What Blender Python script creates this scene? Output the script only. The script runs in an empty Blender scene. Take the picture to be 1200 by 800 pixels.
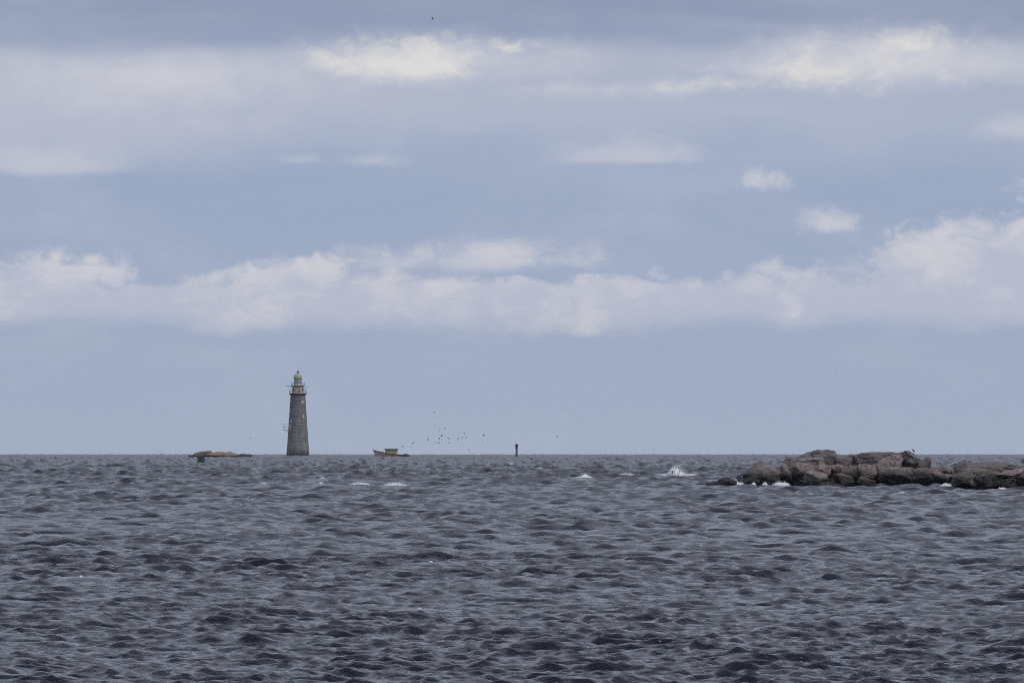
import bpy, bmesh, math, random
import numpy as np
from mathutils import Vector, Matrix, noise as mnoise

# ------------------------------------------------------------------ camera, sky, sun, exposure
S = bpy.context.scene
COL = S.collection
F = 9900.0                    # focal length in photograph pixels (about a 300 mm lens)
H = 3.5                       # eye height above the water
RE = 6371000.0                # the earth curves the sea away under the horizon
DIP = math.sqrt(2 * H / RE)
PITCH = 133.0 / F - DIP
cam = bpy.data.cameras.new('camera'); camo = bpy.data.objects.new('camera', cam); COL.objects.link(camo)
cam.sensor_width = 36; cam.lens = 36 * F / 1200; cam.clip_start = 1; cam.clip_end = 60000
camo.location = (0, 0, H); camo.rotation_euler = (math.pi / 2 + PITCH, 0, 0)
S.camera = camo

def at(px, py, d):
    """photograph pixel + real distance -> world point"""
    cx, cy = (px - 600) / F, (400 - py) / F
    vy = math.cos(PITCH) - cy * math.sin(PITCH); vz = math.sin(PITCH) + cy * math.cos(PITCH)
    k = d / vy
    return Vector((cx * k, d, H + vz * k))

SUN_EL, SUN_AZ = math.radians(52), math.radians(128)      # azimuth clockwise from the view axis (+Y)
sun = bpy.data.lights.new('sun', 'SUN'); suno = bpy.data.objects.new('sun', sun); COL.objects.link(suno)
sun.energy = 1.5; sun.angle = math.radians(10); sun.color = (1, .93, .84)
sdir = Vector((math.sin(SUN_AZ) * math.cos(SUN_EL), math.cos(SUN_AZ) * math.cos(SUN_EL), math.sin(SUN_EL)))
suno.rotation_euler = sdir.to_track_quat('Z', 'Y').to_euler()

S.view_settings.view_transform = 'Standard'; S.view_settings.look = 'None'
S.cycles.filter_width = 1.05; S.cycles.use_denoising = False; S.cycles.sample_clamp_indirect = 2.5; S.cycles.sample_clamp_direct = 1.6
S.view_settings.exposure = 0; S.view_settings.gamma = 1; S.view_settings.use_curve_mapping = False

def lin(r, g, b):
    f = lambda c: (c / 255 / 12.92) if c / 255 <= .04045 else ((c / 255 + .055) / 1.055) ** 2.4
    return (f(r), f(g), f(b), 1)

class NT:
    """thin helper for node graphs"""
    def __init__(s, tree): s.t = tree; tree.nodes.clear()
    def n(s, kind, **kw):
        o = s.t.nodes.new(kind)
        for k, v in kw.items(): setattr(o, k, v)
        return o
    def put(s, sock, v):
        if isinstance(v, bpy.types.NodeSocket): s.t.links.new(v, sock)
        else: sock.default_value = v
    def m(s, op, a, b=None, c=None):
        o = s.n('ShaderNodeMath', operation=op)
        for i, v in enumerate((a, b, c)):
            if v is not None: s.put(o.inputs[i], v)
        return o.outputs[0]
    def step(s, v, lo, hi, to0=0., to1=1.):
        o = s.n('ShaderNodeMapRange', interpolation_type='SMOOTHSTEP')
        s.put(o.inputs[0], v); s.put(o.inputs[1], lo); s.put(o.inputs[2], hi); s.put(o.inputs[3], to0); s.put(o.inputs[4], to1)
        return o.outputs[0]
    def mix(s, f, a, b):
        o = s.n('ShaderNodeMix', data_type='RGBA')
        s.put(o.inputs[0], f); s.put(o.inputs[6], a); s.put(o.inputs[7], b)
        return o.outputs[2]
    def noise(s, vec, scale, detail=4, rough=.5, dist=0.):
        o = s.n('ShaderNodeTexNoise')
        s.put(o.inputs['Vector'], vec); s.put(o.inputs['Scale'], scale); s.put(o.inputs['Detail'], detail)
        s.put(o.inputs['Roughness'], rough); s.put(o.inputs['Distortion'], dist)
        return o.outputs[0]
    def vmul(s, vec, k):
        o = s.n('ShaderNodeVectorMath', operation='MULTIPLY'); s.put(o.inputs[0], vec); o.inputs[1].default_value = k
        return o.outputs[0]

def build_world():
    w = bpy.data.worlds.new('World'); S.world = w; w.use_nodes = True
    g = NT(w.node_tree)
    out = g.n('ShaderNodeOutputWorld'); bg = g.n('ShaderNodeBackground')
    tc = g.n('ShaderNodeTexCoord')
    nrm = g.n('ShaderNodeVectorMath', operation='NORMALIZE'); g.put(nrm.inputs[0], tc.outputs['Generated'])
    D = nrm.outputs[0]
    sp = g.n('ShaderNodeSeparateXYZ'); g.put(sp.inputs[0], D)
    x, y, z = sp.outputs
    sky = g.n('ShaderNodeTexSky', sky_type='NISHITA', sun_disc=False)
    sky.sun_elevation = SUN_EL; sky.sun_rotation = SUN_AZ; sky.air_density = 1.2; sky.dust_density = 2.0
    nish = g.n('ShaderNodeVectorMath', operation='SCALE'); g.put(nish.inputs[0], sky.outputs[0]); nish.inputs['Scale'].default_value = .07
    # angles on the sky, in units of 1/9900 rad: A to the right of the view axis, V above the horizon
    A = g.m('MULTIPLY', g.m('ARCTAN2', x, y), F)
    V = g.m('MULTIPLY', g.m('ADD', g.m('ARCSINE', z), DIP), F)
    # blue-grey veil of high cloud behind the banks
    v1 = g.step(V, 0, 150); v2 = g.step(V, 120, 330); v3 = g.step(V, 380, 560); v4 = g.step(V, 900, 9000)
    c = g.mix(v1, lin(175, 189, 213), lin(170, 185, 213))
    c = g.mix(v2, c, lin(160, 177, 208))
    c = g.mix(v3, c, lin(144, 157, 188))
    c = g.mix(v4, c, lin(158, 170, 198))
    base = g.mix(.14, c, nish.outputs[0])
    # noises on the sphere of directions, stretched sideways like far cloud
    nA = g.noise(g.vmul(D, (9900 / 120, 9900 / 120, 9900 / 72)), 1.0, 10, .56, .25)
    nB = g.noise(g.vmul(D, (9900 / 520, 9900 / 520, 9900 / 110)), 1.0, 5, .55, .3)
    nC = g.noise(g.vmul(D, (9900 / 42, 9900 / 42, 9900 / 26)), 1.0, 7, .6, .9)
    cA = g.m('SUBTRACT', nA, .5); cB = g.m('SUBTRACT', nB, .5); cC = g.m('SUBTRACT', nC, .5)
    def lobe(px, py, a, up, dn, w=1.0):
        du = g.m('DIVIDE', g.m('SUBTRACT', A, px - 600.), float(a))
        dv = g.m('SUBTRACT', V, 533. - py)
        dv = g.m('MAXIMUM', g.m('DIVIDE', dv, float(up)), g.m('DIVIDE', dv, -float(dn)))
        r = g.m('SQRT', g.m('ADD', g.m('MULTIPLY', du, du), g.m('MULTIPLY', dv, dv)))
        f = g.m('SUBTRACT', 1.0, r)
        return g.m('MULTIPLY', f, w) if w != 1.0 else f
    def strip(y0, y1, soft0, soft1, wob):      # y0 bottom, y1 top
        b = g.m('DIVIDE', g.m('SUBTRACT', V, 533. - y0), float(soft0))
        top = g.m('ADD', 533. - y1, g.m('MULTIPLY', cB, float(wob)))
        t = g.m('DIVIDE', g.m('SUBTRACT', top, V), float(soft1))
        return g.m('MINIMUM', g.m('MINIMUM', b, t), 1.0)
    def union(fs):
        r = fs[0]
        for f in fs[1:]: r = g.m('SMOOTH_MAX', r, f, .12)
        return r
    def wob(f, a, c_):
        return g.m('ADD', g.m('ADD', f, g.m('MULTIPLY', cA, a)), g.m('MULTIPLY', cC, c_))
    nM = g.noise(g.vmul(D, (9900 / 340, 9900 / 340, 9900 / 90)), 1.0, 6, .6, .6)
    base = g.mix(g.m('MULTIPLY', g.step(nM, .42, .75), .34), base, lin(184, 191, 207))
    # soft grey-white veil around the upper bank
    veil = union([strip(205, 46, 85, 26, 30), lobe(150, 140, 620, 90, 66, 1.2)])
    veil = g.step(g.m('ADD', g.m('ADD', veil, g.m('MULTIPLY', cB, 1.5)), g.m('MULTIPLY', cA, .6)), -.25, 1.1)
    veil = g.m('MULTIPLY', veil, g.step(A, -700, 900, .74, .40))
    col = g.mix(veil, base, lin(190, 194, 209))
    # upper bank, lit cream white
    up = union([lobe(490, 74, 235, 40, 34, 1.05), lobe(1060, 76, 280, 44, 34, 1.0), lobe(200, 88, 280, 34, 60, .8),
                lobe(-500, 70, 420, 38, 40, .9), lobe(1900, 80, 420, 40, 42, .9), lobe(700, 105, 160, 12, 12, .5)])
    upd = g.step(wob(up, 1.3, .7), -.2, .95)
    col = g.mix(g.m('MULTIPLY', upd, .92), col, lin(205, 207, 215))
    core = union([lobe(462, 76, 130, 38, 24, 1.2), lobe(596, 56, 34, 14, 12, .75), lobe(1075, 54, 80, 17, 12, .52), lobe(850, 99, 90, 10, 10, .42), lobe(990, 84, 140, 28, 20, .46), lobe(-420, 80, 150, 30, 24), lobe(1700, 84, 160, 30, 24)])
    cord = g.step(wob(core, 1.3, 1.9), -.1, 1.15)
    col = g.mix(g.m('MULTIPLY', cord, .74), col, lin(233, 229, 222))
    # low bank and the tufts above it: billowed tops, soft flat undersides
    low = union([lobe(40, 352, 200, 58, 60, 1.05), lobe(240, 362, 170, 46, 50), lobe(345, 330, 74, 36, 40, .9), lobe(480, 362, 200, 44, 44), lobe(700, 362, 190, 46, 44, 1.05),
                 lobe(840, 366, 120, 36, 40, .85), lobe(960, 360, 150, 60, 44), lobe(1130, 340, 180, 92, 70, 1.35), lobe(1210, 315, 120, 74, 70, 1.35), lobe(1330, 340, 200, 80, 70, 1.1),
                 strip(394, 322, 22, 30, 36)])
    gap = g.m('MULTIPLY', g.step(lobe(600, 317, 150, 7, 7), .0, .8), .55)
    crown = lobe(560, 306, 165, 32, 20, .95)
    tuft = union([lobe(893, 213, 42, 20, 14, .95), lobe(980, 264, 52, 24, 14, .95), lobe(690, 389, 24, 9, 8, .7), lobe(1198, 212, 40, 14, 12, .6)])
    soft = union([lobe(70, 196, 125, 40, 14), lobe(742, 186, 125, 32, 11, .85), lobe(1190, 150, 70, 28, 24, .8), lobe(435, 189, 44, 12, 9, .6), lobe(345, 187, 36, 9, 8, .5), lobe(560, 152, 40, 10, 9, .4)])
    sofd = g.step(wob(soft, .9, .7), -.05, .8)
    lowd = g.m('MULTIPLY', g.step(wob(g.m('SUBTRACT', low, gap), 1.1, 1.35), -.02, .5), g.step(g.m('ADD', g.m('ADD', V, g.m('MULTIPLY', cB, 55.)), g.m('MULTIPLY', cA, 45.)), 134, 172))
    crd = g.m('MULTIPLY', g.step(wob(crown, 1.7, .9), -.02, .85), g.step(V, 205, 226))
    tufd = g.step(wob(tuft, 2.0, 1.9), .05, 1.15)
    lit = g.m('ADD', g.m('ADD', nA, g.m('MULTIPLY', cC, .6)), g.m('MULTIPLY', g.step(V, 150, 280), .12))
    lc = g.mix(g.step(lit, .42, .86), lin(187, 193, 211), lin(211, 211, 217))
    col = g.mix(g.m('MULTIPLY', sofd, .7), col, lin(200, 203, 214))
    col = g.mix(g.m('MULTIPLY', tufd, .72), col, lc)
    col = g.mix(g.m('MULTIPLY', crd, .85), col, lc)
    col = g.mix(g.m('MULTIPLY', lowd, .95), col, lc)
    # the same broken cloud carried on overhead and all round
    zz = g.m('MAXIMUM', g.m('ADD', z, .06), .02)
    pl = g.n('ShaderNodeCombineXYZ'); g.put(pl.inputs[0], g.m('DIVIDE', x, zz)); g.put(pl.inputs[1], g.m('DIVIDE', y, zz))
    nO = g.noise(pl.outputs[0], .9, 6, .55, .4)
    oc = g.mix(g.step(nO, .36, .64), g.mix(.14, lin(124, 139, 170), nish.outputs[0]), lin(201, 205, 219))
    col = g.mix(g.step(V, 560, 900), col, oc)
    g.put(bg.inputs[0], col); bg.inputs[1].default_value = 1.0
    g.t.links.new(bg.outputs[0], out.inputs[0])
    w.cycles.sampling_method = 'MANUAL'; w.cycles.sample_map_resolution = 1024
build_world()

# ------------------------------------------------------------------ helpers
def tag(o, label=None, cat=None, group=None, kind=None):
    for k, v in (('label', label), ('category', cat), ('group', group), ('kind', kind)):
        if v: o[k] = v
    return o
def empty(name, loc, rz=0):
    o = bpy.data.objects.new(name, None); COL.objects.link(o); o.location = loc; o.rotation_euler = (0, 0, rz); o.empty_display_size = .5
    return o
def obj(name, bm, mat, parent=None, smooth=False):
    me = bpy.data.meshes.new(name); bm.to_mesh(me); bm.free()
    if smooth: me.polygons.foreach_set('use_smooth', [True] * len(me.polygons))
    o = bpy.data.objects.new(name, me); COL.objects.link(o); o.parent = parent
    if mat: me.materials.append(mat)
    return o
def box(bm, c, s, rz=0, m=None):
    M = Matrix.Translation(c) @ Matrix.Rotation(rz, 4, 'Z') @ Matrix.Diagonal((*s, 1))
    if m: M = m @ M
    bmesh.ops.create_cube(bm, size=1, matrix=M)
def bar(bm, a, b, r, seg=6):
    a, b = Vector(a), Vector(b); d = b - a
    M = Matrix.Translation((a + b) / 2) @ d.to_track_quat('Z', 'Y').to_matrix().to_4x4()
    bmesh.ops.create_cone(bm, cap_ends=True, segments=seg, radius1=r, radius2=r, depth=d.length, matrix=M)
def lathe(bm, prof, seg=32, cap=True):
    rings = []
    for r, z in prof:
        rings.append([bm.verts.new((r * math.cos(2 * math.pi * i / seg), r * math.sin(2 * math.pi * i / seg), z)) for i in range(seg)])
    for p, q in zip(rings, rings[1:]):
        for i in range(seg): bm.faces.new((p[i], p[(i + 1) % seg], q[(i + 1) % seg], q[i]))
    if cap:
        bm.faces.new(rings[0][::-1]); bm.faces.new(rings[-1])
def ring(bm, R, z, r, seg=32):
    for i in range(seg):
        a, b = 2 * math.pi * i / seg, 2 * math.pi * (i + 1) / seg
        bar(bm, (R * math.cos(a), R * math.sin(a), z), (R * math.cos(b), R * math.sin(b), z), r, 5)

def mat(name, col, rough=.7, metal=0., var=.25, scale=3., bump=0., col2=None):
    m = bpy.data.materials.new(name); m.use_nodes = True
    g = NT(m.node_tree); out = g.n('ShaderNodeOutputMaterial'); p = g.n('ShaderNodeBsdfPrincipled')
    tc = g.n('ShaderNodeTexCoord'); n = g.noise(tc.outputs['Object'], scale, 6, .6)
    c1 = (*col, 1); c2 = (*(col2 or tuple(v * (1 - var) for v in col)), 1)
    g.put(p.inputs['Base Color'], g.mix(g.step(n, .35, .68), c1, c2))
    p.inputs['Roughness'].default_value = rough; p.inputs['Metallic'].default_value = metal
    if bump:
        b = g.n('ShaderNodeBump'); b.inputs['Distance'].default_value = bump; g.put(b.inputs['Height'], n); g.put(p.inputs['Normal'], b.outputs[0])
    g.t.links.new(p.outputs[0], out.inputs[0])
    return m

# ------------------------------------------------------------------ the sea
rng = np.random.default_rng(11)
NW = 190
lam = np.exp(np.linspace(math.log(.22), math.log(8.), NW)) * np.exp(rng.normal(0, .02, NW))
wind = math.radians(-99)                                   # the way the waves run: towards the viewer, to the left
th = np.where(rng.random(NW) < .16, math.radians(-30) + rng.normal(0, math.radians(20), NW), wind + np.clip(rng.normal(0, 1, NW), -2.2, 2.2) * np.where(lam < 1.3, math.radians(20), math.radians(27)))    # wind sea and a little cross chop
slope = .0545 * np.where(lam < .35, (lam / .35) ** .5, 1) * np.where(lam > 2, (2 / lam) ** .55, 1) * np.where(lam > 4, (4 / lam) ** 1.1, 1)
slope *= np.exp(rng.normal(0, .25, NW))
kk = 2 * math.pi / lam; amp = slope / kk
kx, ky = kk * np.cos(th), kk * np.sin(th); ph = rng.uniform(0, 2 * math.pi, NW)
CHOP = .62; LEAN = .3
def dist_for(py, z=0.):
    a = (py - 533) / F + DIP; d = (H - z) / a
    for _ in range(8): d = (H - z) / (a - d / (2 * RE))
    return d
# photograph x from, to, y of the foot, water height there: whitecaps
CAPS = [(770, 818, 556.5, .55), (409, 434, 567.6, .45), (449, 479, 568.6, .45), (668, 697, 559.5, .5)]
SMALL = [(90, 98, 675.5, 2.4, 30), (374, 381, 559.6, 1.6, 22), (372, 379, 565.5, 1.5, 20), (595, 603, 543.5, 1.8, 22), (722, 744, 555.2, 1.2, 50), (500, 508, 658, 2.0, 22),
         (487, 494, 713, 2.0, 18), (305, 312, 566, 1.4, 16), (1050, 1060, 577, 1.5, 20), (628, 636, 548, 1.4, 16)]
SPOT = []; RIDGES = []
for a_, b_, y_, zc in CAPS + [(a_, b_, y_, min(.48, .07 + .45 * min(1, (dist_for(y_) - 110) / 700))) for a_, b_, y_, h_, n_ in SMALL]:
    d_ = dist_for(y_, zc); q_ = at((a_ + b_) / 2, y_, d_); SPOT.append(d_)
    RIDGES.append((at(a_, y_, d_).x, at(b_, y_, d_).x, d_, q_.z, max(.4, d_ * .0045)))
def gust(x, y):
    return 1 + .34 * np.sin(x / 23. + 1.3 * np.sin(y / 61.)) * np.sin(y / 47. + .7 * np.sin(x / 37.)) + .22 * np.sin(x / 9.1 + y / 31. + 2) * np.sin(y / 19. - x / 57.)
def waves(x, y, cut=None):
    """Gerstner sum; returns dx, dy, z with the curve of the earth in z"""
    x = np.asarray(x, np.float64); y = np.asarray(y, np.float64)
    dx = np.zeros_like(x); dy = np.zeros_like(x); z = np.zeros_like(x); gu = gust(x, y)
    rr = np.sqrt(x * x + y * y); lee = np.clip((rr / 620.) ** .8, .2, 2.2)     # the shore shelters the near water from the longer waves
    for i in range(NW):
        p = (kx[i] * x + ky[i] * y + ph[i]).astype(np.float32)
        f = min(max((math.log(lam[i]) - math.log(.4)) / (math.log(1.6) - math.log(.4)), 0), 1)
        a = amp[i] * (gu * (1 - f) + (np.maximum(lee, .34) if lam[i] > 3.5 else lee * (.5 + .5 * gu)) * f)
        if cut is not None: a = a * np.clip(lam[i] / cut - .6, 0, 1)
        c, s = np.cos(p), np.sin(p)
        z += a * c; q = CHOP * a * s
        dx -= q * math.cos(th[i]); dy -= q * math.sin(th[i])
    dx = dx + LEAN * z * math.cos(wind); dy = dy + LEAN * z * math.sin(wind)      # steeper fronts
    z = z - (x * x + y * y) / (2 * RE)
    for xa, xb, yc, zt, sy in RIDGES:                        # crests that break
        hx = max((xb - xa) / 2, .55)
        w = np.exp(-((y - yc) / sy) ** 2 - (np.abs(x - (xa + xb) / 2) / (hx * 1.15)) ** 4)
        z = z + w * (zt - z); dx = dx * (1 - w); dy = dy * (1 - w)
    return dx, dy, z
def sea_z(x, y):
    return float(waves(np.array([x]), np.array([y]))[2][0])
def flat_z(x, y): return -(x * x + y * y) / (2 * RE)

def water_material():
    m = bpy.data.materials.new('sea_water'); m.use_nodes = True
    g = NT(m.node_tree); out = g.n('ShaderNodeOutputMaterial'); p = g.n('ShaderNodeBsdfPrincipled')
    geo = g.n('ShaderNodeNewGeometry'); P = geo.outputs['Position']
    n1 = g.noise(g.vmul(P, (1, .5, 1)), 4.4, 3, .55, .5)
    n2 = g.noise(g.vmul(P, (1, .6, 1)), 1.15, 3, .5, .3)
    n3 = g.noise(g.vmul(P, (1, .55, 1)), .42, 3, .55, .4)
    h = g.m('ADD', g.m('ADD', g.m('MULTIPLY', n1, .055), g.m('MULTIPLY', n2, .06)), g.m('MULTIPLY', n3, .16))
    b = g.n('ShaderNodeBump'); b.inputs['Strength'].default_value = 1; b.inputs['Distance'].default_value = 1.0
    g.put(b.inputs['Height'], h); g.put(p.inputs['Normal'], b.outputs[0])
    big = g.noise(P, .012, 3, .5)
    g.put(p.inputs['Base Color'], g.mix(big, (.007, .008, .016, 1), (.011, .012, .020, 1)))
    sp = g.n('ShaderNodeSeparateXYZ'); g.put(sp.inputs[0], P)
    g.put(p.inputs['Roughness'], g.step(sp.outputs[1], 200, 3000, .08, .24)); p.inputs['IOR'].default_value = 1.333      # far ripples finer than the mesh
    g.t.links.new(p.outputs[0], out.inputs[0])
    return m

def build_sea():
    half = .068
    fine = np.linspace(-half, half, 405)
    coarse = half + (2 * math.pi - 2 * half) * (np.linspace(0, 1, 56)[1:-1])
    ang = np.concatenate([fine, coarse])                     # closes on itself
    nf = len(fine)
    near = np.geomspace(3, 108, 26)[:-1]
    rows = [108.]
    while rows[-1] < 9000:
        d = rows[-1]; rows.append(d + .080 * (d / 108.) ** 1.35)
    r = np.concatenate([near, np.array(rows)])
    NR, NA = len(r), len(ang)
    R, T = np.meshgrid(r, ang, indexing='ij')
    X, Y = R * np.sin(T), R * np.cos(T)
    dx = np.zeros_like(X); dy = np.zeros_like(X); z = np.zeros_like(X)
    for a in range(0, NR, 100):
        sl = slice(a, a + 100)
        cut = np.clip(.080 * (R[sl, :nf] / 108.) ** 1.35 * 1.5, 0, 1.6)
        dx[sl, :nf], dy[sl, :nf], z[sl, :nf] = waves(X[sl, :nf], Y[sl, :nf], cut)
        cut = R[sl, nf:] * .09 + .5
        dx[sl, nf:], dy[sl, nf:], z[sl, nf:] = waves(X[sl, nf:], Y[sl, nf:], cut)
    co = np.stack([X + dx, Y + dy, z], -1).reshape(-1, 3)
    co = np.vstack([co, [[0, 0, -.1]]]).astype(np.float32)
    i, j = np.meshgrid(np.arange(NR - 1), np.arange(NA), indexing='ij'); jn = (j + 1) % NA
    quads = np.stack([i * NA + j, i * NA + jn, (i + 1) * NA + jn, (i + 1) * NA + j], -1).reshape(-1, 4)[:, ::-1]
    jj = np.arange(NA); tri = np.stack([np.full(NA, NR * NA), (jj + 1) % NA, jj], -1)[:, ::-1]
    tri = tri[:, ::-1]
    loops = np.concatenate([quads.ravel(), tri.ravel()]).astype(np.int32)
    tot = np.concatenate([np.full(len(quads), 4), np.full(len(tri), 3)]).astype(np.int32)
    me = bpy.data.meshes.new('sea')
    me.vertices.add(len(co)); me.vertices.foreach_set('co', co.ravel())
    me.loops.add(len(loops)); me.loops.foreach_set('vertex_index', loops)
    me.polygons.add(len(tot)); me.polygons.foreach_set('loop_start', np.concatenate([[0], np.cumsum(tot)[:-1]]).astype(np.int32))
    me.polygons.foreach_set('loop_total', tot); me.polygons.foreach_set('use_smooth', np.ones(len(tot), bool))
    me.update(calc_edges=True); me.validate()
    o = bpy.data.objects.new('sea', me); COL.objects.link(o); me.materials.append(water_material())
    tag(o, 'choppy dark grey sea reaching the horizon', None, None, 'structure')
    print('SEA rows', NR, 'verts', len(co), 'quads', len(quads), 'normal z', me.polygons[len(tot) // 2].normal.z)
build_sea()

# ------------------------------------------------------------------ rocks
def rock_material(name, dark, light, tint, wet_z):
    m = bpy.data.materials.new(name); m.use_nodes = True
    g = NT(m.node_tree); out = g.n('ShaderNodeOutputMaterial'); p = g.n('ShaderNodeBsdfPrincipled')
    geo = g.n('ShaderNodeNewGeometry'); P = geo.outputs['Position']; oi = g.n('ShaderNodeObjectInfo')
    n1 = g.noise(P, 1.1, 7, .62); n2 = g.noise(P, .35, 4, .5); n3 = g.noise(g.vmul(P, (1, 1, 3)), 4.0, 6, .65)
    c = g.mix(g.step(n1, .32, .68), (*dark, 1), (*light, 1))
    c = g.mix(g.m('MULTIPLY', g.step(n2, .45, .65), .6), c, (*tint, 1))
    c = g.mix(g.m('MULTIPLY', g.m('SUBTRACT', oi.outputs['Random'], 0.), .45), c, (*[v * .62 for v in light], 1))
    c = g.mix(g.m('MULTIPLY', g.step(n3, .54, .72), .5), c, (*[v * .45 for v in dark], 1))
    wv = g.n('ShaderNodeVectorMath', operation='ADD'); g.put(wv.inputs[0], g.vmul(P, (.8, .8, 1.1)))
    nv = g.n('ShaderNodeTexNoise'); g.put(nv.inputs['Vector'], P); nv.inputs['Scale'].default_value = .9; nv.inputs['Detail'].default_value = 4
    g.put(wv.inputs[1], g.vmul(nv.outputs[1], (1.1, 1.1, 1.1)))
    vo = g.n('ShaderNodeTexVoronoi', feature='DISTANCE_TO_EDGE'); g.put(vo.inputs['Vector'], wv.outputs[0]); vo.inputs['Scale'].default_value = .85
    crack = g.step(vo.outputs[0], .0, .045, 1, 0)
    c = g.mix(g.m('MULTIPLY', crack, .32), c, (.022, .020, .021, 1))
    sp = g.n('ShaderNodeSeparateXYZ'); g.put(sp.inputs[0], P)
    edge = g.m('ADD', sp.outputs[2], g.m('MULTIPLY', g.m('SUBTRACT', n1, .5), -.9))
    edge = g.m('ADD', edge, g.m('MULTIPLY', g.m('SUBTRACT', n2, .5), -.8))
    wet = g.step(edge, wet_z - .12, wet_z + .28, 1, 0)           # black tide band of weed
    olive = g.step(edge, wet_z + .15, wet_z + .75, 1, 0)
    c = g.mix(g.m('MULTIPLY', olive, .45), c, (.075, .062, .038, 1))
    c = g.mix(wet, c, (.011, .010, .011, 1))
    g.put(p.inputs['Base Color'], c)
    g.put(p.inputs['Roughness'], g.m('SUBTRACT', .85, g.m('MULTIPLY', wet, .45)))
    b = g.n('ShaderNodeBump'); b.inputs['Distance'].default_value = .12; g.put(b.inputs['Height'], g.m('SUBTRACT', g.m('ADD', n1, n3), g.m('MULTIPLY', crack, .45))); g.put(p.inputs['Normal'], b.outputs[0])
    g.t.links.new(p.outputs[0], out.inputs[0])
    return m

def boulder_bm(hx, hy, hz, seed, cuts=9, sub=5, rough=.10, strata=0.):
    rnd = random.Random(seed); bm = bmesh.new()
    bmesh.ops.create_icosphere(bm, subdivisions=sub, radius=1)
    planes = []
    for _ in range(cuts):
        v = Vector((rnd.gauss(0, 1), rnd.gauss(0, 1), rnd.gauss(.15, .8))).normalized(); planes.append((v, rnd.uniform(.50, .82)))
    off = Vector((rnd.uniform(-50, 50), rnd.uniform(-50, 50), rnd.uniform(-50, 50)))
    for v in bm.verts:
        p = v.co.copy()
        p = Vector([math.copysign(abs(t) ** .82, t) for t in p])
        for nrm, c in planes:
            s = p.dot(nrm) - c
            if s > 0: p -= nrm * s * .90
        q = Vector((p.x * hx, p.y * hy, p.z * hz))
        d = v.co.normalized()
        k = mnoise.fractal(p * 1.5 + off, .9, 2.1, 6) * rough * 1.3
        k += (abs(mnoise.noise(p * 2.6 + off * 1.7)) - .25) * -rough * .8
        q += Vector((d.x * k * hx, d.y * k * hy, d.z * k * hz))
        if strata:
            w = q.z * 5.2 / max(hz, .2) + mnoise.noise(q * .35 + off) * 1.6
            q += Vector((d.x, d.y, 0)) * strata * (abs((w % 1) - .5) - .25) * hx
        v.co = q
    return bm

def islet(name, label, spots, d0, mat_list, seed, bed):
    root = empty(name, (at(spots[0][0], 533, d0).x, d0, flat_z(0, d0)))
    tag(root, label, 'rock')
    for i, s in enumerate(spots):
        px, py, hw, hh, back, tilt, mi = s[:7]; strata = s[7] if len(s) > 7 else 0
        d = d0 + back; c = at(px, py, d); k = d / F
        hx, hz = hw * k * 1.12, hh * k * 1.12; hy = max(hx * .75, hz)
        o = obj('boulder', boulder_bm(hx, hy, hz, seed * 100 + i, 13 if not strata else 8, 5 if hw > 13 and d0 < 2000 else 4, .10, strata), mat_list[mi], root, True)
        o.location = c - root.location; o.rotation_euler = (0, tilt, random.Random(seed + i).uniform(-.3, .3))
    for i, (px, py, hw, hh, back, dep) in enumerate(bed):
        d = d0 + back; c = at(px, py, d); k = d / F
        o = obj('bedrock', boulder_bm(hw * k, dep, hh * k, seed * 77 + i, 4, 5, .12), mat_list[0], root, True)
        o.location = c - root.location
    return root

RD = 722.
rk = [rock_material('granite_brown', (.135, .108, .103), (.345, .285, .287), (.25, .195, .172), 1.12),
      rock_material('granite_pink', (.155, .115, .112), (.40, .31, .312), (.31, .215, .20), .85),
      rock_material('granite_grey', (.095, .088, .090), (.245, .215, .222), (.135, .122, .10), .95),
      rock_material('granite_tan', (.16, .128, .115), (.38, .315, .285), (.28, .215, .17), .62)]
# px, py, half width, half height, metres behind the waterline, tilt, stone
main = [(893, 559, 27, 16, .6, -.12, 0), (878, 566, 15, 9, -.2, -.3, 2), (927, 545, 17, 11, 3.2, -.5, 2), (945, 540, 11, 11, 4.2, 0, 2), (965, 540, 19, 13.5, 4.8, .05, 2, .05),
        (950, 547, 20, 10, 3.6, 0, 0, .05), (985, 542, 15, 10, 4.0, .25, 2), (936, 554, 16, 12, 1.9, .1, 0), (921, 554, 8, 10, 1.5, 0, 0), (966, 551, 11, 9.5, 2.2, .1, 1),
        (955, 562, 20, 9, .3, .22, 3), (945, 568, 17, 6, .1, 0, 2), (982, 549, 9, 6, 2.4, 0, 1), (990, 563, 16, 9, .2, .3, 1), (997, 553, 10, 9, 1.5, .1, 0), (975, 569, 20, 6, .0, 0, 2),
        (999, 535, 6, 4.5, 4.6, 0, 2), (1030, 541, 33, 10, 4.6, -.02, 2, .04), (1057, 532.5, 6, 4, 5.0, 0, 2), (1067, 539, 14, 9, 3.8, .5, 2), (1044, 546, 16, 13, 2.6, 0, 0),
        (1016, 555, 11, 10, 1.3, .3, 1), (1009, 549, 8, 6, 2.2, 0, 0), (1015, 564, 11, 6, .2, .2, 3), (1056, 557, 19, 13.5, .5, -.05, 0), (1081, 557, 18, 12.5, .4, .1, 0), (1085, 544, 8, 8.5, 2.6, .2, 2),
        (1098, 561, 13, 6.5, .5, .3, 1), (1032, 557, 9, 11, 1.5, 0, 2), (1003, 568, 18, 5, 0, 0, 2)]
islet('rock_islet', 'tall islet of piled brown granite boulders with a gull on top', main, RD, rk, 3,
      [(918, 567, 55, 17, 3.4, 2.4), (960, 561, 45, 22, 5.0, 2.8), (1000, 561, 60, 22, 5.2, 3.0), (1050, 561, 52, 22, 5.0, 3.0)])
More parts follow.
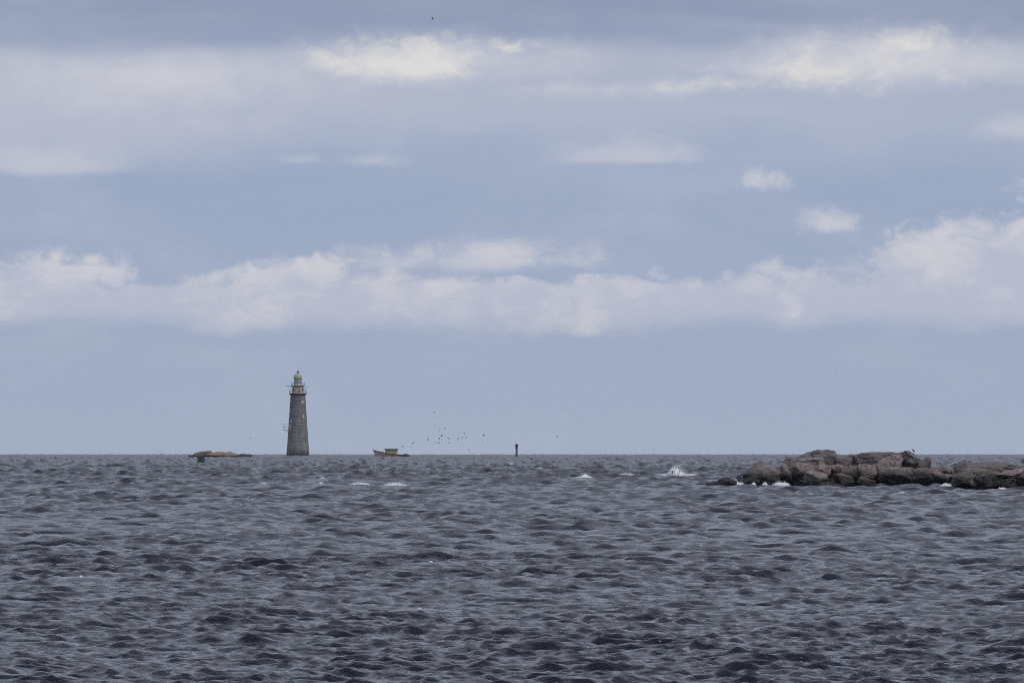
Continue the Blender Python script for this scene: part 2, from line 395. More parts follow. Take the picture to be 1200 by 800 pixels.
second = [(1146, 549, 30, 9, 3.6, -.02, 2, .06), (1190, 551, 24, 7, 4.2, .04, 2, .05), (1127, 549, 12, 9, 3.0, -.4, 2), (1128, 564, 18, 10, .4, -.1, 2), (1146, 563, 14, 7, .2, -.2, 0, .05),
          (1143, 566, 8, 4.5, -.1, 0, 3), (1147, 556, 23, 7, 1.8, -.05, 0, .07), (1188, 557, 27, 9, 1.5, -.08, 1, .06), (1178, 566, 16, 7, .2, -.1, 0, .05), (1160, 568, 16, 5, 0, 0, 2),
          (1206, 564, 22, 9, .4, .1, 0, .05), (1220, 556, 22, 9, 2.0, .1, 2, .05), (1237, 562, 22, 10, .8, .2, 0), (1165, 551, 16, 6, 2.8, 0, 2, .05)]
islet('rock_islet', 'low layered islet of dark flat slabs beside the taller boulder islet', second, RD - 56, rk, 5,
      [(1150, 567, 46, 13, 2.6, 2.4), (1205, 567, 56, 13, 2.6, 2.4)])
islet('rock', 'tan rounded rock in the gap between the two islets', [(1106, 553, 10, 7, 0, 0, 3), (1100, 557, 7, 5, -.4, .2, 0)], RD + 4, [rk[3], rk[0], rk[1], rk[0]], 8, [(1106, 560, 12, 8, .6, 1.2)])
islet('rock', 'low black wet rock awash off the foot of the boulder islet', [(849, 565, 13, 5.5, 0, -.18, 2), (836, 567.5, 12, 3.6, .3, -.1, 2), (857, 566, 7, 5, -.2, .2, 2)], RD - 3, rk, 9, [])
islet('rock', 'tiny black rock tip awash beyond the low wet rock', [(819.5, 568.3, 4.5, 3.4, 0, 0, 2)], RD - 3, rk, 10, [])

# low tan ledge near the lighthouse
LD = 2850.
tl = rock_material('ledge_tan', (.19, .145, .105), (.33, .27, .20), (.26, .20, .13), .25)
td = rock_material('ledge_dark', (.05, .042, .04), (.11, .095, .085), (.08, .07, .05), .5)
islet('rock_ledge', 'long low tan rock ledge awash behind the green buoy',
      [(240, 534, 13, 5.2, 0, -.12, 0), (255, 534, 17, 4.6, .5, .03, 0), (232, 532.5, 8, 3.2, 2, -.2, 1), (270, 534, 13, 4.6, 0, .05, 0), (283, 535, 10, 3.8, .5, .1, 1), (293, 535.5, 8, 3.0, 0, .1, 1), (269, 531.2, 4, 2.4, 2, 0, 0), (226, 535.5, 8, 2.2, .5, 0, 1)],
      LD, [tl, td], 14, [(260, 537, 38, 4, 1.5, 6.)])

# ------------------------------------------------------------------ lighthouse
def granite_tower():
    m = bpy.data.materials.new('granite_courses'); m.use_nodes = True
    g = NT(m.node_tree); out = g.n('ShaderNodeOutputMaterial'); p = g.n('ShaderNodeBsdfPrincipled')
    tc = g.n('ShaderNodeTexCoord'); sp = g.n('ShaderNodeSeparateXYZ'); g.put(sp.inputs[0], tc.outputs['Object'])
    cb = g.n('ShaderNodeCombineXYZ'); g.put(cb.inputs[0], g.m('MULTIPLY', g.m('ARCTAN2', sp.outputs[1], sp.outputs[0]), 4.)); g.put(cb.inputs[1], sp.outputs[2])
    br = g.n('ShaderNodeTexBrick'); g.put(br.inputs['Vector'], cb.outputs[0]); br.inputs['Scale'].default_value = 1
    br.inputs['Brick Width'].default_value = 1.3; br.inputs['Row Height'].default_value = .61; br.inputs['Mortar Size'].default_value = .02
    br.inputs['Color1'].default_value = (.135, .138, .156, 1); br.inputs['Color2'].default_value = (.235, .232, .250, 1); br.inputs['Mortar'].default_value = (.07, .068, .07, 1)
    n = g.noise(tc.outputs['Object'], .5, 6, .6); n2 = g.noise(g.vmul(tc.outputs['Object'], (1.2, 1.2, .14)), 1., 5, .6)
    c = g.mix(g.m('MULTIPLY', g.step(n, .4, .7), .5), br.outputs[0], (.27, .262, .265, 1))
    c = g.mix(g.m('MULTIPLY', g.step(n2, .5, .7), .45), c, (.075, .072, .075, 1))           # rain streaks
    wet = g.step(g.m('ADD', sp.outputs[2], g.m('MULTIPLY', n, 2.4)), 1.8, 5.2, 1, 0)
    c = g.mix(g.m('MULTIPLY', wet, .85), c, (.030, .029, .030, 1))                           # weed band at the foot
    g.put(p.inputs['Base Color'], c); p.inputs['Roughness'].default_value = .8
    b = g.n('ShaderNodeBump'); b.inputs['Distance'].default_value = .05; g.put(b.inputs['Height'], g.m('ADD', n, br.outputs['Fac'])); g.put(p.inputs['Normal'], b.outputs[0])
    g.t.links.new(p.outputs[0], out.inputs[0])
    return m
dark_metal = mat('dark_metal', (.075, .075, .08), .5, .2)
bronze = mat('cream_paint_weathered', (.66, .58, .44), .6, 0, .3, 1.2, 0, (.52, .42, .28))
white_paint = mat('white_paint', (.74, .73, .70), .5, 0, .15)
copper = mat('verdigris_copper', (.33, .40, .20), .6, 0, .3, 1.4, 0, (.42, .46, .26))
glass = mat('lantern_glass', (.20, .24, .36), .06, 0, .1)
lens_m = mat('lens_white', (.7, .74, .8), .15, 0, .1)
grey_pipe = mat('galvanised_grey', (.30, .31, .33), .5, .3)

def lighthouse():
    d = 3500.; k = d / F
    b = at(349.1, 533, d); z0 = flat_z(b.x, d)
    root = empty('lighthouse', (b.x, d, z0)); tag(root, 'tall grey granite lighthouse with green dome rising straight from the sea', 'lighthouse')
    Z = lambda py: at(349, py, d).z - z0
    zt = Z(461.6)
    Rf = lambda z: (4.87 + (3.06 - 4.87) * (max(z, 0) / zt) ** .88)
    bm = bmesh.new(); prof = [(5.0, -4)]; z = 0.
    n = round(zt / .61); hgt = zt / n
    for i in range(n):
        r = Rf(i * hgt); r2 = Rf((i + 1) * hgt)
        prof += [(r - .035, i * hgt + .0), (r, i * hgt + .03), (r2, (i + 1) * hgt - .03), (r2 - .035, (i + 1) * hgt - .001)]
    lathe(bm, prof, 48); obj('tower', bm, granite_tower(), root)
    # corbel and main gallery
    bm = bmesh.new(); lathe(bm, [(3.06, zt - .55), (3.35, zt - .2), (3.62, zt + .02), (3.70, zt + .05), (3.70, zt + .36), (2.6, zt + .37)], 40); gal = obj('gallery', bm, dark_metal, root)
    def rail(R, z, hh, parent, posts):
        bm = bmesh.new()
        for i in range(posts):
            a = 2 * math.pi * i / posts; bar(bm, (R * math.cos(a), R * math.sin(a), z), (R * math.cos(a), R * math.sin(a), z + hh), .045)
        for q in (.35, .68, 1.): ring(bm, R, z + hh * q, .035, 32)
        obj('railing', bm, grey_pipe, parent)
    rail(3.58, zt + .36, 1.25, gal, 20)
    # watch room drum
    z1 = zt + .36; z2 = Z(452.3)
    bm = bmesh.new(); lathe(bm, [(2.46, z1 - .05), (2.46, z1 + .25), (2.38, z1 + .27), (2.38, z2 - .3), (2.50, z2 - .28), (2.50, z2)], 32); wr = obj('watch_room', bm, bronze, root)
    def on_drum(name, deg, z, w, h, R, m, parent, proud=.05, dep=.12):
        a = math.radians(deg); bm = bmesh.new()          # deg to the right of the side that faces the shore
        box(bm, (0, 0, 0), (w, dep, h)); o = obj(name, bm, m, parent)
        o.location = ((R + proud) * math.sin(a), -(R + proud) * math.cos(a), z); o.rotation_euler = (0, 0, a)
        return o
    dk = mat('dark_opening', (.02, .022, .028), .3)
    on_drum('door', 14, z1 + 1.1, .8, 1.8, 2.38, mat('ochre_door', (.33, .20, .08), .6), wr, .02)
    on_drum('window', -52, z1 + 1.45, .9, 1.1, 2.38, dk, wr, .0); on_drum('window', 55, z1 + 1.45, .9, 1.1, 2.38, dk, wr, .0)
    # upper gallery
    bm = bmesh.new(); lathe(bm, [(2.5, z2 - .12), (2.92, z2), (2.92, z2 + .22), (1.6, z2 + .23)], 36); g2 = obj('lantern_gallery', bm, dark_metal, root); rail(2.82, z2 + .22, 1.1, g2, 16)
    # lantern
    z3 = z2 + .23; z4 = Z(443.0); zs = z3 + .7
    bm = bmesh.new(); lathe(bm, [(1.66, z3 - .05), (1.66, zs)], 12); lan = obj('lantern', bm, white_paint, root)
    bm = bmesh.new(); hw = 2 * 1.58 * math.sin(math.pi / 12)
    box(bm, (0, 0, 0), (hw * .96, .03, z4 - zs)); pane = None
    for i in range(12):
        a = 2 * math.pi * (i + .5) / 12
        if pane is None: pane = o = obj('pane', bm, glass, lan)
        else: o = pane.copy(); COL.objects.link(o)
        o.location = (1.55 * math.cos(a), 1.55 * math.sin(a), (zs + z4) / 2); o.rotation_euler = (0, 0, a + math.pi / 2)
    bm = bmesh.new()
    for i in range(12):
        a = 2 * math.pi * i / 12; bar(bm, (1.62 * math.cos(a), 1.62 * math.sin(a), zs), (1.62 * math.cos(a), 1.62 * math.sin(a), z4), .075)
    for q in (.02, .5, .98): ring(bm, 1.62, zs + (z4 - zs) * q, .06, 24)
    obj('glazing_bars', bm, white_paint, lan)
    bm = bmesh.new(); zc = (zs + z4) / 2; lathe(bm, [(.3, zs), (.75, zs + .5), (.95, zc), (.75, z4 - .4), (.3, z4 - .1)], 16); obj('lens', bm, lens_m, lan, True)
    # dome, ventilator ball and spike
    zd = Z(437.2); hd = zd - z4
    bm = bmesh.new(); lathe(bm, [(1.5, z4 - .02), (1.86, z4), (1.86, z4 + .16)] + [(1.78 * math.cos(t) ** .9, z4 + .16 + (hd - .1) * math.sin(t)) for t in np.linspace(0, 1.42, 9)], 24)
    dome = obj('dome', bm, copper, root, False)
    bm = bmesh.new(); zf = z4 + hd
    lathe(bm, [(.22, zf - .2), (.26, zf + .05), (.46, zf + .3), (.5, zf + .55), (.32, zf + .8), (.10, zf + .92), (.06, zf + 1.5), (.01, zf + 1.7)], 14); obj('ventilator', bm, dark_metal, dome, True)
    # windows in the shaft
    for px, py in ((354.7, 470.7), (355.8, 487.5), (341.2, 492.6)):
        z = Z(py); R = Rf(z); off = (px - 349.1) * k; deg = math.degrees(math.asin(max(-.95, min(.95, off / R))))
        o = on_drum('window', deg, z, .62, 1.0, R, white_paint, root, .0, .2); on_drum('window_sill', deg, z - .6, .95, .16, R, white_paint, root, .04, .25)
    # landing stage with ladder on the flank
    zl = Z(503.4); deg = -62.; a = math.radians(deg); R = Rf(zl + 1)
    Mx = Matrix.Rotation(a, 4, 'Z')
    def rad(t, r, z): v = Mx @ Vector((t, -r, z)); return v
    bm = bmesh.new()
    for dz in (0, 1.05, 2.2):
        for t in (-.7, .7): bar(bm, rad(t, R - .2, zl + dz), rad(t, R + 2.6, zl + dz), .08)
        bar(bm, rad(-.8, R + 2.5, zl + dz), rad(.8, R + 2.5, zl + dz), .07)
    for t in (-.7, .7): bar(bm, rad(t, R + 2.5, zl), rad(t, R + 2.5, zl + 2.2), .06); bar(bm, rad(t, R - .1, zl - 1.6), rad(t, R + 1.8, zl), .07)
    st = obj('landing_frame', bm, grey_pipe, root)
    on_drum('door', -52, Z(500.2), 1.0, 1.9, Rf(Z(500)), mat('pale_door', (.56, .53, .48), .6), root, .03, .2)
    bm = bmesh.new()
    for s in (-.28, .28):
        bar(bm, rad(s + 1.0, Rf(2) + .12, 1.0), rad(s + 1.0, Rf(zl) + .12, zl - .3), .05)
    zz = 1.2
    while zz < zl - .4: bar(bm, rad(.72, Rf(zz) + .13, zz), rad(1.28, Rf(zz) + .13, zz), .035); zz += .4
    obj('ladder', bm, grey_pipe, root)
    # davits at the watch room
    for s, px, py in ((-1, 334.5, 452.2), (1, 361.8, 454.0)):
        bm = bmesh.new(); zz = Z(py); x1 = (px - 349.1) * k
        bar(bm, (s * 2.9, -1.3, zt + .4), (s * 2.9, -1.3, zz), .07); bar(bm, (s * 2.9, -1.3, zz), (x1, -1.3, zz + .1), .08); bar(bm, (s * 2.9, -1.3, zz - .9), (x1 - s * .7, -1.3, zz), .05)
        obj('davit', bm, grey_pipe, root)
lighthouse()

# ------------------------------------------------------------------ fishing boat
def boat():
    d = 3050.; k = d / F
    c = at(437, 533, d); z0 = flat_z(c.x, d) + .25
    root = empty('fishing_boat', (c.x, d, z0)); tag(root, 'red fishing boat with open stern and small olive wheelhouse under way', 'boat')
    L = 13.4
    red = mat('red_hull_paint', (.80, .53, .46), .5, 0, .35, .8, 0, (.70, .43, .38)); blk = mat('dark_green_trim', (.035, .042, .036), .5)
    olive = mat('olive_paint', (.52, .49, .27), .55, 0, .3, 1.5); deckm = mat('deck_green', (.16, .18, .06), .7); glassd = mat('cabin_glass', (.02, .03, .035), .08); cream = mat('cream_paint', (.45, .42, .26), .5)
    def sheer(t): return 2.75 - 2.05 * t ** .62 if t < .02 else 2.55 - 3.0 * t + 1.25 * t * t
    def half(t): return 2.0 * (1 - (1 - min(t / .55, 1)) ** 2.2) * (1 - .12 * max(0, t - .6) / .4)
    N = 18
    def hull_pt(t, v, side):             # v 0 keel .. 1 sheer
        zt = sheer(t); zb = -.75 + (.9 * (1 - t / .12) if t < .12 else 0)
        z = zb + (zt - zb) * v; w = half(t) * (v ** .42) * (.82 + .18 * v)
        rake = .9 * (1 - v) * (1 - min(t / .35, 1))
        return (t * L + rake, side * w, z)
    bm = bmesh.new(); grid = {}
    vs = [0, .15, .35, .55, .75, .9, 1]
    for side in (-1, 1):
        for i in range(N + 1):
            for j, v in enumerate(vs):
                grid[side, i, j] = bm.verts.new(hull_pt(i / N, v, side))
        for i in range(N):
            for j in range(len(vs) - 1):
                q = [grid[side, i, j], grid[side, i + 1, j], grid[side, i + 1, j + 1], grid[side, i, j + 1]]
                bm.faces.new(q if side < 0 else q[::-1])
    for j in range(len(vs) - 1): bm.faces.new((grid[-1, N, j], grid[1, N, j], grid[1, N, j + 1], grid[-1, N, j + 1]))
    bmesh.ops.remove_doubles(bm, verts=bm.verts, dist=.001); hull = obj('hull', bm, red, root, True)
    bm = bmesh.new()
    for side in (-1, 1):
        for i in range(N):
            a = hull_pt(i / N, 1, side); b = hull_pt((i + 1) / N, 1, side)
            M = None; va, vb = Vector(a), Vector(b); bar(bm, va + Vector((0, 0, -.02)), vb + Vector((0, 0, -.02)), .11, 6)
    bar(bm, hull_pt(1, 1, -1), hull_pt(1, 1, 1), .14); obj('gunwale', bm, blk, hull)
    bm = bmesh.new()
    pts = [(i / N, -1) for i in range(N + 1)] + [(i / N, 1) for i in range(N, 0, -1)]
    bm.faces.new([bm.verts.new((t * L, s * half(t) * .95, sheer(t) - .32)) for t, s in pts]); obj('deck', bm, deckm, hull)
    # wheelhouse
    x0, x1 = (452.2 - 437) * k, (465.6 - 437) * k; zb = .9; zt = 2.95
    wh = bmesh.new(); box(wh, ((x0 + x1) / 2, 0, (zb + zt) / 2), (x1 - x0, 2.6, zt - zb)); house = obj('wheelhouse', wh, olive, root)
    rf = bmesh.new(); box(rf, ((x0 + x1) / 2 - .05, 0, zt + .09), (x1 - x0 + .8, 3.0, .2)); roof = obj('roof', rf, mat('olive_roof', (.12, .13, .07), .6), house)
    n = 4; w = (x1 - x0) / n
    for i in range(n):
        for s in (-1, 1):
            bm = bmesh.new(); box(bm, (x0 + (i + .5) * w, s * 1.31, zt - .55), (w * .5, .05, .5)); obj('window', bm, glassd, house)
    for y in (-.65, .65):
        bm = bmesh.new(); box(bm, (x0 - .02, y, zt - .55), (.05, 1.05, .7)); obj('window', bm, glassd, house)
    bm = bmesh.new(); box(bm, (x1 - .75, -1.33, 1.55), (.32, .06, 1.6)); obj('door', bm, cream, house)
    bm = bmesh.new(); bar(bm, (x0 + 1, .5, zt), (x0 + 1, .5, zt + 1.9), .025); obj('aerial', bm, grey_pipe, roof)
    bm = bmesh.new(); bar(bm, (.15, 0, 2.5), (-.1, 0, 3.0), .07); obj('stem_post', bm, blk, hull)
    bm = bmesh.new()
    for q in ((0, 0, .5), (.5, .4, .4), (-.4, -.5, .35)): box(bm, (11.9 + q[0], q[1], sheer(.9) + q[2] - .15), (.8, .7, .3))
    obj('gear_box', bm, blk, root)
    bm = bmesh.new(); box(bm, (9.9, 0, .62), (1.4, 1.2, .7)); obj('engine_box', bm, deckm, root)
    root.rotation_euler = (0, math.radians(.6), math.radians(-8))
boat()

# ------------------------------------------------------------------ buoy and beacon
def can_buoy():
    d = dist_for(543, .22); p = at(235.4, 543, d); z0 = sea_z(p.x, d)
    root = empty('buoy', (p.x, d, p.z)); tag(root, 'square-topped green can buoy floating in front of the tan ledge', 'buoy')
    gm = mat('buoy_green', (.006, .085, .038), .45, 0, .35, 2.); k = d / F
    r = 4.3 * k; h = 8.0 * k
    bm = bmesh.new(); lathe(bm, [(r * .6, -1.0), (r, -.6), (r, h * .9), (r * .97, h * .93), (r * .97, h), (r * .5, h + .02)], 20); body = obj('body', bm, gm, root)
    bm = bmesh.new(); ring(bm, r, h * .97, .06, 20); obj('rim', bm, mat('buoy_dark', (.006, .03, .018), .5), body)
    bm = bmesh.new(); bar(bm, (-.18, 0, h), (-.18, 0, h + .2), .04); bar(bm, (.18, 0, h), (.18, 0, h + .2), .04); bar(bm, (-.2, 0, h + .2), (.2, 0, h + .2), .04); obj('lifting_ring', bm, dark_metal, root)
    root.rotation_euler = (0, math.radians(3), 0)
can_buoy()
def beacon():
    d = 3250.; p = at(605.4, 533, d); k = d / F; z0 = flat_z(p.x, d)
    root = empty('beacon', (p.x, d, z0)); tag(root, 'slim dark beacon pillar standing alone in the open sea', 'beacon')
    Z = lambda py: at(605, py, d).z - z0
    pm = mat('beacon_grey', (.11, .125, .14), .6, 0, .3); dm = mat('beacon_black', (.022, .028, .036), .5)
    bm = bmesh.new(); lathe(bm, [(.55, -1), (.50, .6), (.43, 1.2), (.40, Z(526)), (.44, Z(525.2)), (.44, Z(524.6))], 14); obj('pillar', bm, pm, root)
    z = Z(524.6); zt = Z(520.3)
    bm = bmesh.new(); lathe(bm, [(.40, z), (.47, z + .1), (.54, zt - .25), (.56, zt - .1), (.56, zt), (.2, zt + .02)], 14); tm = obj('topmark', bm, dm, root)
    bm = bmesh.new(); lathe(bm, [(.10, zt), (.12, zt + .15), (.08, zt + .25)], 10); obj('lamp', bm, dm, tm)
    bm = bmesh.new()
    for s in (-.14, .14): bar(bm, (s, -.44, .8), (s, -.42, z - .2), .03)
    zz = 1.
    while zz < z - .3: bar(bm, (-.14, -.44, zz), (.14, -.44, zz), .02); zz += .35
    obj('ladder', bm, grey_pipe, root)
beacon()

# ------------------------------------------------------------------ gulls
gull_grey = mat('gull_feather', (.20, .20, .21), .7, 0, .3, 6.); gull_dark = mat('gull_wing', (.085, .087, .095), .7, 0, .3, 6.)
bill_m = mat('gull_bill', (.45, .30, .05), .5)
def gull_parts(flap):
    bm = bmesh.new(); lathe(bm, [(.012, -.26), (.055, -.20), (.085, -.08), (.095, .02), (.085, .10), (.055, .17), (.052, .22), (.040, .26), (.012, .29)], 10)
    bmesh.ops.rotate(bm, verts=bm.verts, cent=(0, 0, 0), matrix=Matrix.Rotation(-math.pi / 2, 3, 'X'))
    t = [bm.verts.new(v) for v in ((-.03, -.22, .0), (.03, -.22, .0), (.085, -.38, .0), (-.085, -.38, .0), (-.03, -.22, .02), (.03, -.22, .02), (.085, -.38, .012), (-.085, -.38, .012))]
    for f in ((0, 1, 2, 3), (7, 6, 5, 4), (0, 4, 5, 1), (1, 5, 6, 2), (2, 6, 7, 3), (3, 7, 4, 0)): bm.faces.new([t[i] for i in f])
    res = [('body', bm, gull_grey)]
    for s in (-1, 1):
        bm = bmesh.new(); prev = None
        st = [(.05, .11, -.10, 0), (.22, .14, -.08, .5), (.40, .12, -.10, .72), (.58, .02, -.14, .62), (.70, -.10, -.16, .5)]
        for x, yf, yb, lift in st:
            zz = lift * flap * .55; th_ = .022 * (1 - x / .8) + .006
            q = [bm.verts.new((s * x, yf, zz)), bm.verts.new((s * x, (yf + yb) / 2 + .03, zz + th_)), bm.verts.new((s * x, yb, zz)), bm.verts.new((s * x, (yf + yb) / 2 + .03, zz - th_ * .5))]
            if prev:
                for i in range(4): bm.faces.new((prev[i], prev[(i + 1) % 4], q[(i + 1) % 4], q[i]))
            prev = q
        bmesh.ops.recalc_face_normals(bm, faces=bm.faces); res.append(('wing', bm, gull_dark))
    return res
protos = []
def make_gull(px, py, d, heading, bank, fl, label, scale=1.0, group=None):
    key = round(fl, 1); src = next((p for k_, p in protos if k_ == key), None); p = at(px, py, d)
    root = empty('gull', p); root.rotation_euler = (0, bank, heading); root.scale = (scale,) * 3; tag(root, label, 'bird', group)
    if src is None:
        for nme, bm, m in gull_parts(fl): obj(nme, bm, m, root, nme == 'body')
        protos.append((key, root))
    else:
        for ch in src.children: c = ch.copy(); COL.objects.link(c); c.parent = root
    return root
rb = random.Random(5)
flock = [(509, 482.7), (540.5, 481.9), (522, 502.3), (515.2, 505), (517.5, 510.7), (514.7, 513.3), (525.7, 513.5), (501.3, 515), (509, 519.2), (513.8, 518.6), (526, 518.7), (536.8, 514.3), (544, 507.3), (542, 512.8), (545.6, 512.6), (566.7, 509.3), (549.6, 527.6)]
for i, (px, py) in enumerate(flock):
    make_gull(px, py, rb.uniform(2500, 2850), rb.uniform(0, 6.28), rb.uniform(-.5, .5), rb.choice([.3, .9, -.4]), 'grey gull wheeling in the flock between the boat and the beacon', 1.05, 'gulls flocking between boat and beacon')
for px, py in ((484, 519.4), (483, 524.1), (472.2, 523.6)):
    make_gull(px, py, 2800 if px > 480 else 3000, rb.uniform(0, 6.28), rb.uniform(-.4, .4), .9, 'grey gull following close above the stern of the red boat', 1.0, 'gulls over the boat stern')
make_gull(293.8, 513, 2600, .6, .2, .3, 'lone gull flying between the tan ledge and the lighthouse', .9)
make_gull(653, 511.5, 2600, 2.0, -.3, .9, 'lone gull flying over open water on the far side of the beacon', .9)
make_gull(506.8, 22.8, 1900, 1.2, .4, .9, 'lone gull soaring high under the bright upper cloud', 1.0)

def standing_gull():
    bpy.context.view_layer.update(); dg = bpy.context.evaluated_depsgraph_get(); p = None
    for i in range(40):                                       # stand it on the highest stone there
        d = RD + 1 + i * .15; x = at(1070.5, 533, d).x
        ok, loc = S.ray_cast(dg, Vector((x, d, 12)), Vector((0, 0, -1)))[:2]
        if ok and (p is None or loc.z > p.z): p = loc.copy()
    p.z += .045
    root = empty('gull', p, math.radians(60)); tag(root, 'dark gull standing on top of the boulder islet', 'bird')
    bm = bmesh.new(); lathe(bm, [(.015, -.30), (.05, -.22), (.10, -.08), (.115, .03), (.095, .13), (.05, .20), (.01, .23)], 12)
    bmesh.ops.rotate(bm, verts=bm.verts, cent=(0, 0, 0), matrix=Matrix.Rotation(-math.pi / 2 + .6, 3, 'X'))
    bmesh.ops.translate(bm, verts=bm.verts, vec=(0, 0, .30)); body = obj('body', bm, gull_dark, root, True)
    bm = bmesh.new(); bmesh.ops.create_icosphere(bm, subdivisions=2, radius=.062, matrix=Matrix.Translation((0, .21, .50)) @ Matrix.Diagonal((.9, 1.15, 1, 1))); bar(bm, (0, .12, .38), (0, .20, .49), .05, 8)
    hd = obj('head', bm, gull_dark, body, True)
    bm = bmesh.new(); bmesh.ops.create_cone(bm, cap_ends=True, segments=6, radius1=.02, radius2=.004, depth=.07, matrix=Matrix.Translation((0, .30, .495)) @ Matrix.Rotation(-math.pi / 2, 4, 'X')); obj('bill', bm, bill_m, hd)
    for s in (-1, 1):
        bm = bmesh.new(); bar(bm, (s * .04, .0, -.08), (s * .04, 0, .22), .012); box(bm, (s * .04, .03, -.075), (.05, .08, .01)); obj('leg', bm, bill_m, root)
    root.scale = (.62,) * 3
standing_gull()

# ------------------------------------------------------------------ breaking water
foam_m = mat('sea_foam', (.78, .81, .84), .9, 0, .1, 1.5, 0, (.68, .73, .77))
ico = bmesh.new(); bmesh.ops.create_icosphere(ico, subdivisions=1, radius=1)
IV = np.array([v.co[:] for v in ico.verts]); IF = np.array([[v.index for v in f.verts] for f in ico.faces]); ico.free()
def foam(name, label, cat, parts, kind='stuff'):
    """parts: lumps (x, y, z, sx, sz) of white water and ridges of it, joined to one mesh"""
    V = []; Fc = []; n0 = 0; r = np.random.default_rng(len(parts))
    for q in parts:
        if isinstance(q, tuple) and len(q) == 5:
            x, y, z, sx, sz = q; v = IV * (1 + r.uniform(-.3, .3, (len(IV), 1))); V.append(v * (sx, sx, sz) + (x, y, z)); Fc += (IF + n0).tolist(); n0 += len(IV)
        else:
            V.append(q[0]); Fc += [[i + n0 for i in f] for f in q[1]]; n0 += len(q[0])
    V = np.concatenate(V); c = V.mean(0)
    me = bpy.data.meshes.new(name); me.from_pydata((V - c).tolist(), [], Fc); me.materials.append(foam_m)
    me.polygons.foreach_set('use_smooth', [True] * len(me.polygons))
    o = bpy.data.objects.new(name, me); COL.objects.link(o); o.location = c
    return tag(o, label, cat, None, kind)
def crest(px0, px1, py, d, hpx, n, prof, seed, spray=0.):
    """white water along a crest: prof(t) gives its height 0..1"""
    r = random.Random(seed); k = d / F; res = []
    NT_, NP = max(8, int((px1 - px0) * 3)), 9; off = Vector((seed * 3.1, seed * 1.7, 0)); vv = []; ff = []
    for i in range(NT_ + 1):                                   # torn ridge of white water
        t = i / NT_; p = at(px0 + (px1 - px0) * t, py, d)
        e = min(1, 8 * t, 8 * (1 - t)); h = prof(t) * hpx * k * e
        for j in range(NP + 1):
            f = math.pi * j / NP; q = Vector((p.x / k * .13, f * .9, 0)) + off
            m_ = .70 + .42 * mnoise.fractal(q, .9, 2.1, 5)
            vv.append((p.x + k * .7 * mnoise.noise(q * 2 + off), p.y - math.cos(f) * (2.2 * k + h * .5) * e, p.z - .25 * k + math.sin(f) * max(.1 * k, h * m_)))
    for i in range(NT_):
        for j in range(NP):
            a_ = i * (NP + 1) + j
            if mnoise.noise(Vector((i * .55, j * .6, seed))) > -.34: ff.append((a_, a_ + 1, a_ + NP + 2, a_ + NP + 1))
    res.append((np.array(vv), ff))
    for _ in range(n):                                          # flecks thrown off it
        t = r.random(); h = prof(t) * hpx * k
        if r.random() > .25 + prof(t): continue
        p = at(px0 + (px1 - px0) * t, py + r.uniform(-.3, .3), d + r.uniform(-1, 1) * 2.5 * k)
        u = r.random() ** 1.4; sx = k * r.uniform(.12, .42)
        res.append((p.x, p.y, p.z + u * .95 * h, sx, sx * r.uniform(.5, .9)))
    for _ in range(int(spray)):
        t = min(1, max(0, r.gauss(.45, .2))); h = prof(t) * hpx * k * r.uniform(.5, 1.15); p = at(px0 + (px1 - px0) * t, py, d + r.uniform(-.6, .6))
        s = k * r.uniform(.06, .2); res.append((p.x + r.uniform(0, 6) * k, p.y, p.z + h, s, s))
    return res
foam('breaking_wave', 'white breaking wave throwing spray off the black wet rock', 'wave',
     crest(770, 818, 556.5, SPOT[0] - .3, 12, 2200, lambda t: max(.15, math.exp(-((t - .40) / (.13 if t < .4 else .24)) ** 2)) * (1 if t < .95 else .5), 1, 1400))
foam('breaking_wave', 'low pale whitecap with a rounded end on open water', 'wave',
     crest(409, 434, 567.4, SPOT[1] - .2, 3.0, 520, lambda t: math.exp(-((t - .55) / .42) ** 2), 2))
foam('breaking_wave', 'longer torn whitecap following beside the rounded one', 'wave',
     crest(449, 479, 568.4, SPOT[2] - .2, 3.4, 620, lambda t: math.exp(-((t - .45) / .42) ** 2), 3, 50))
foam('breaking_wave', 'thin peaked whitecap over a dark wave face', 'wave', crest(668, 697, 559.3, SPOT[3] - .2, 4.4, 130, lambda t: math.exp(-((t - .6) / .25) ** 2), 4, 20))
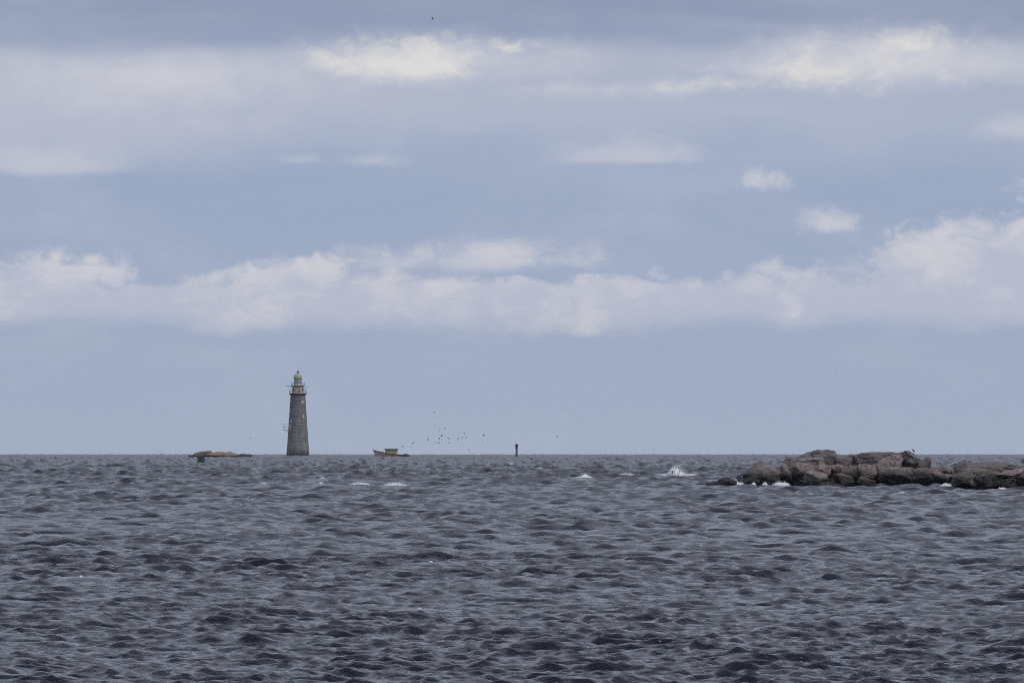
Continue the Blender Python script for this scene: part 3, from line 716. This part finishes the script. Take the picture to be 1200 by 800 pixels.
for i, (a, b, y, h, n) in enumerate(SMALL):
    d = SPOT[4 + i] - .1
    foam('whitecap', 'tiny white fleck of a breaking wavelet on the open sea', 'wave', crest(a, b, y, d, h, n, lambda t: math.exp(-((t - .6) / .3) ** 2), 20 + i))['group'] = 'white flecks on the sea'
surf = []
for (a, b, y, h, n) in ((858, 872, 567.5, 4.2, 260), (893, 900, 568, 4, 90), (905, 926, 569, 6.5, 420), (872, 930, 569.5, 1.4, 120), (880, 886, 569, 5, 60)):
    surf += crest(a, b, y, RD - 2.2, h, n, lambda t: .35 + .65 * math.sin(math.pi * min(max(t, 0), 1)), a, 12)
foam('surf', 'white surf boiling round the weedy foot of the boulder islet', 'surf', surf)
surf = crest(1101, 1116, 569, RD - 60, 4, 160, lambda t: math.sin(math.pi * t), 5) + crest(1167, 1200, 573, RD - 60, 3, 120, lambda t: .3 + .7 * abs(math.sin(7 * t)), 6) + crest(1200, 1240, 573, RD - 60, 3, 120, lambda t: .3 + .7 * abs(math.sin(7 * t)), 7)
foam('surf', 'thin white surf along the foot of the layered slab islet', 'surf', surf)
foam('surf', 'pale wash along the foot of the tan ledge', 'surf', crest(224, 304, 537.2, LD - 8, 2.2, 420, lambda t: .3 + .7 * abs(math.sin(9 * t)) + (.5 if t > .9 else 0), 8))
foam('surf', 'faint white wash at the foot of the lighthouse', 'surf', crest(333, 365, 534.6, 3488, 1.3, 36, lambda t: .3 + .5 * abs(math.sin(6 * t)), 9))

# ------------------------------------------------------------------ sea air
bm = bmesh.new(); box(bm, (0, 0, 54), (24000, 24000, 132)); hz = obj('haze', bm, None); tag(hz, 'thin sea haze over the water', None, None, 'stuff')
hm = bpy.data.materials.new('sea_haze'); hm.use_nodes = True; g_ = NT(hm.node_tree); o_ = g_.n('ShaderNodeOutputMaterial'); v_ = g_.n('ShaderNodeVolumePrincipled')
v_.inputs['Color'].default_value = (.86, .9, .96, 1); v_.inputs['Density'].default_value = .00002; v_.inputs['Anisotropy'].default_value = .2
g_.t.links.new(v_.outputs[0], o_.inputs['Volume']); hz.data.materials.append(hm)
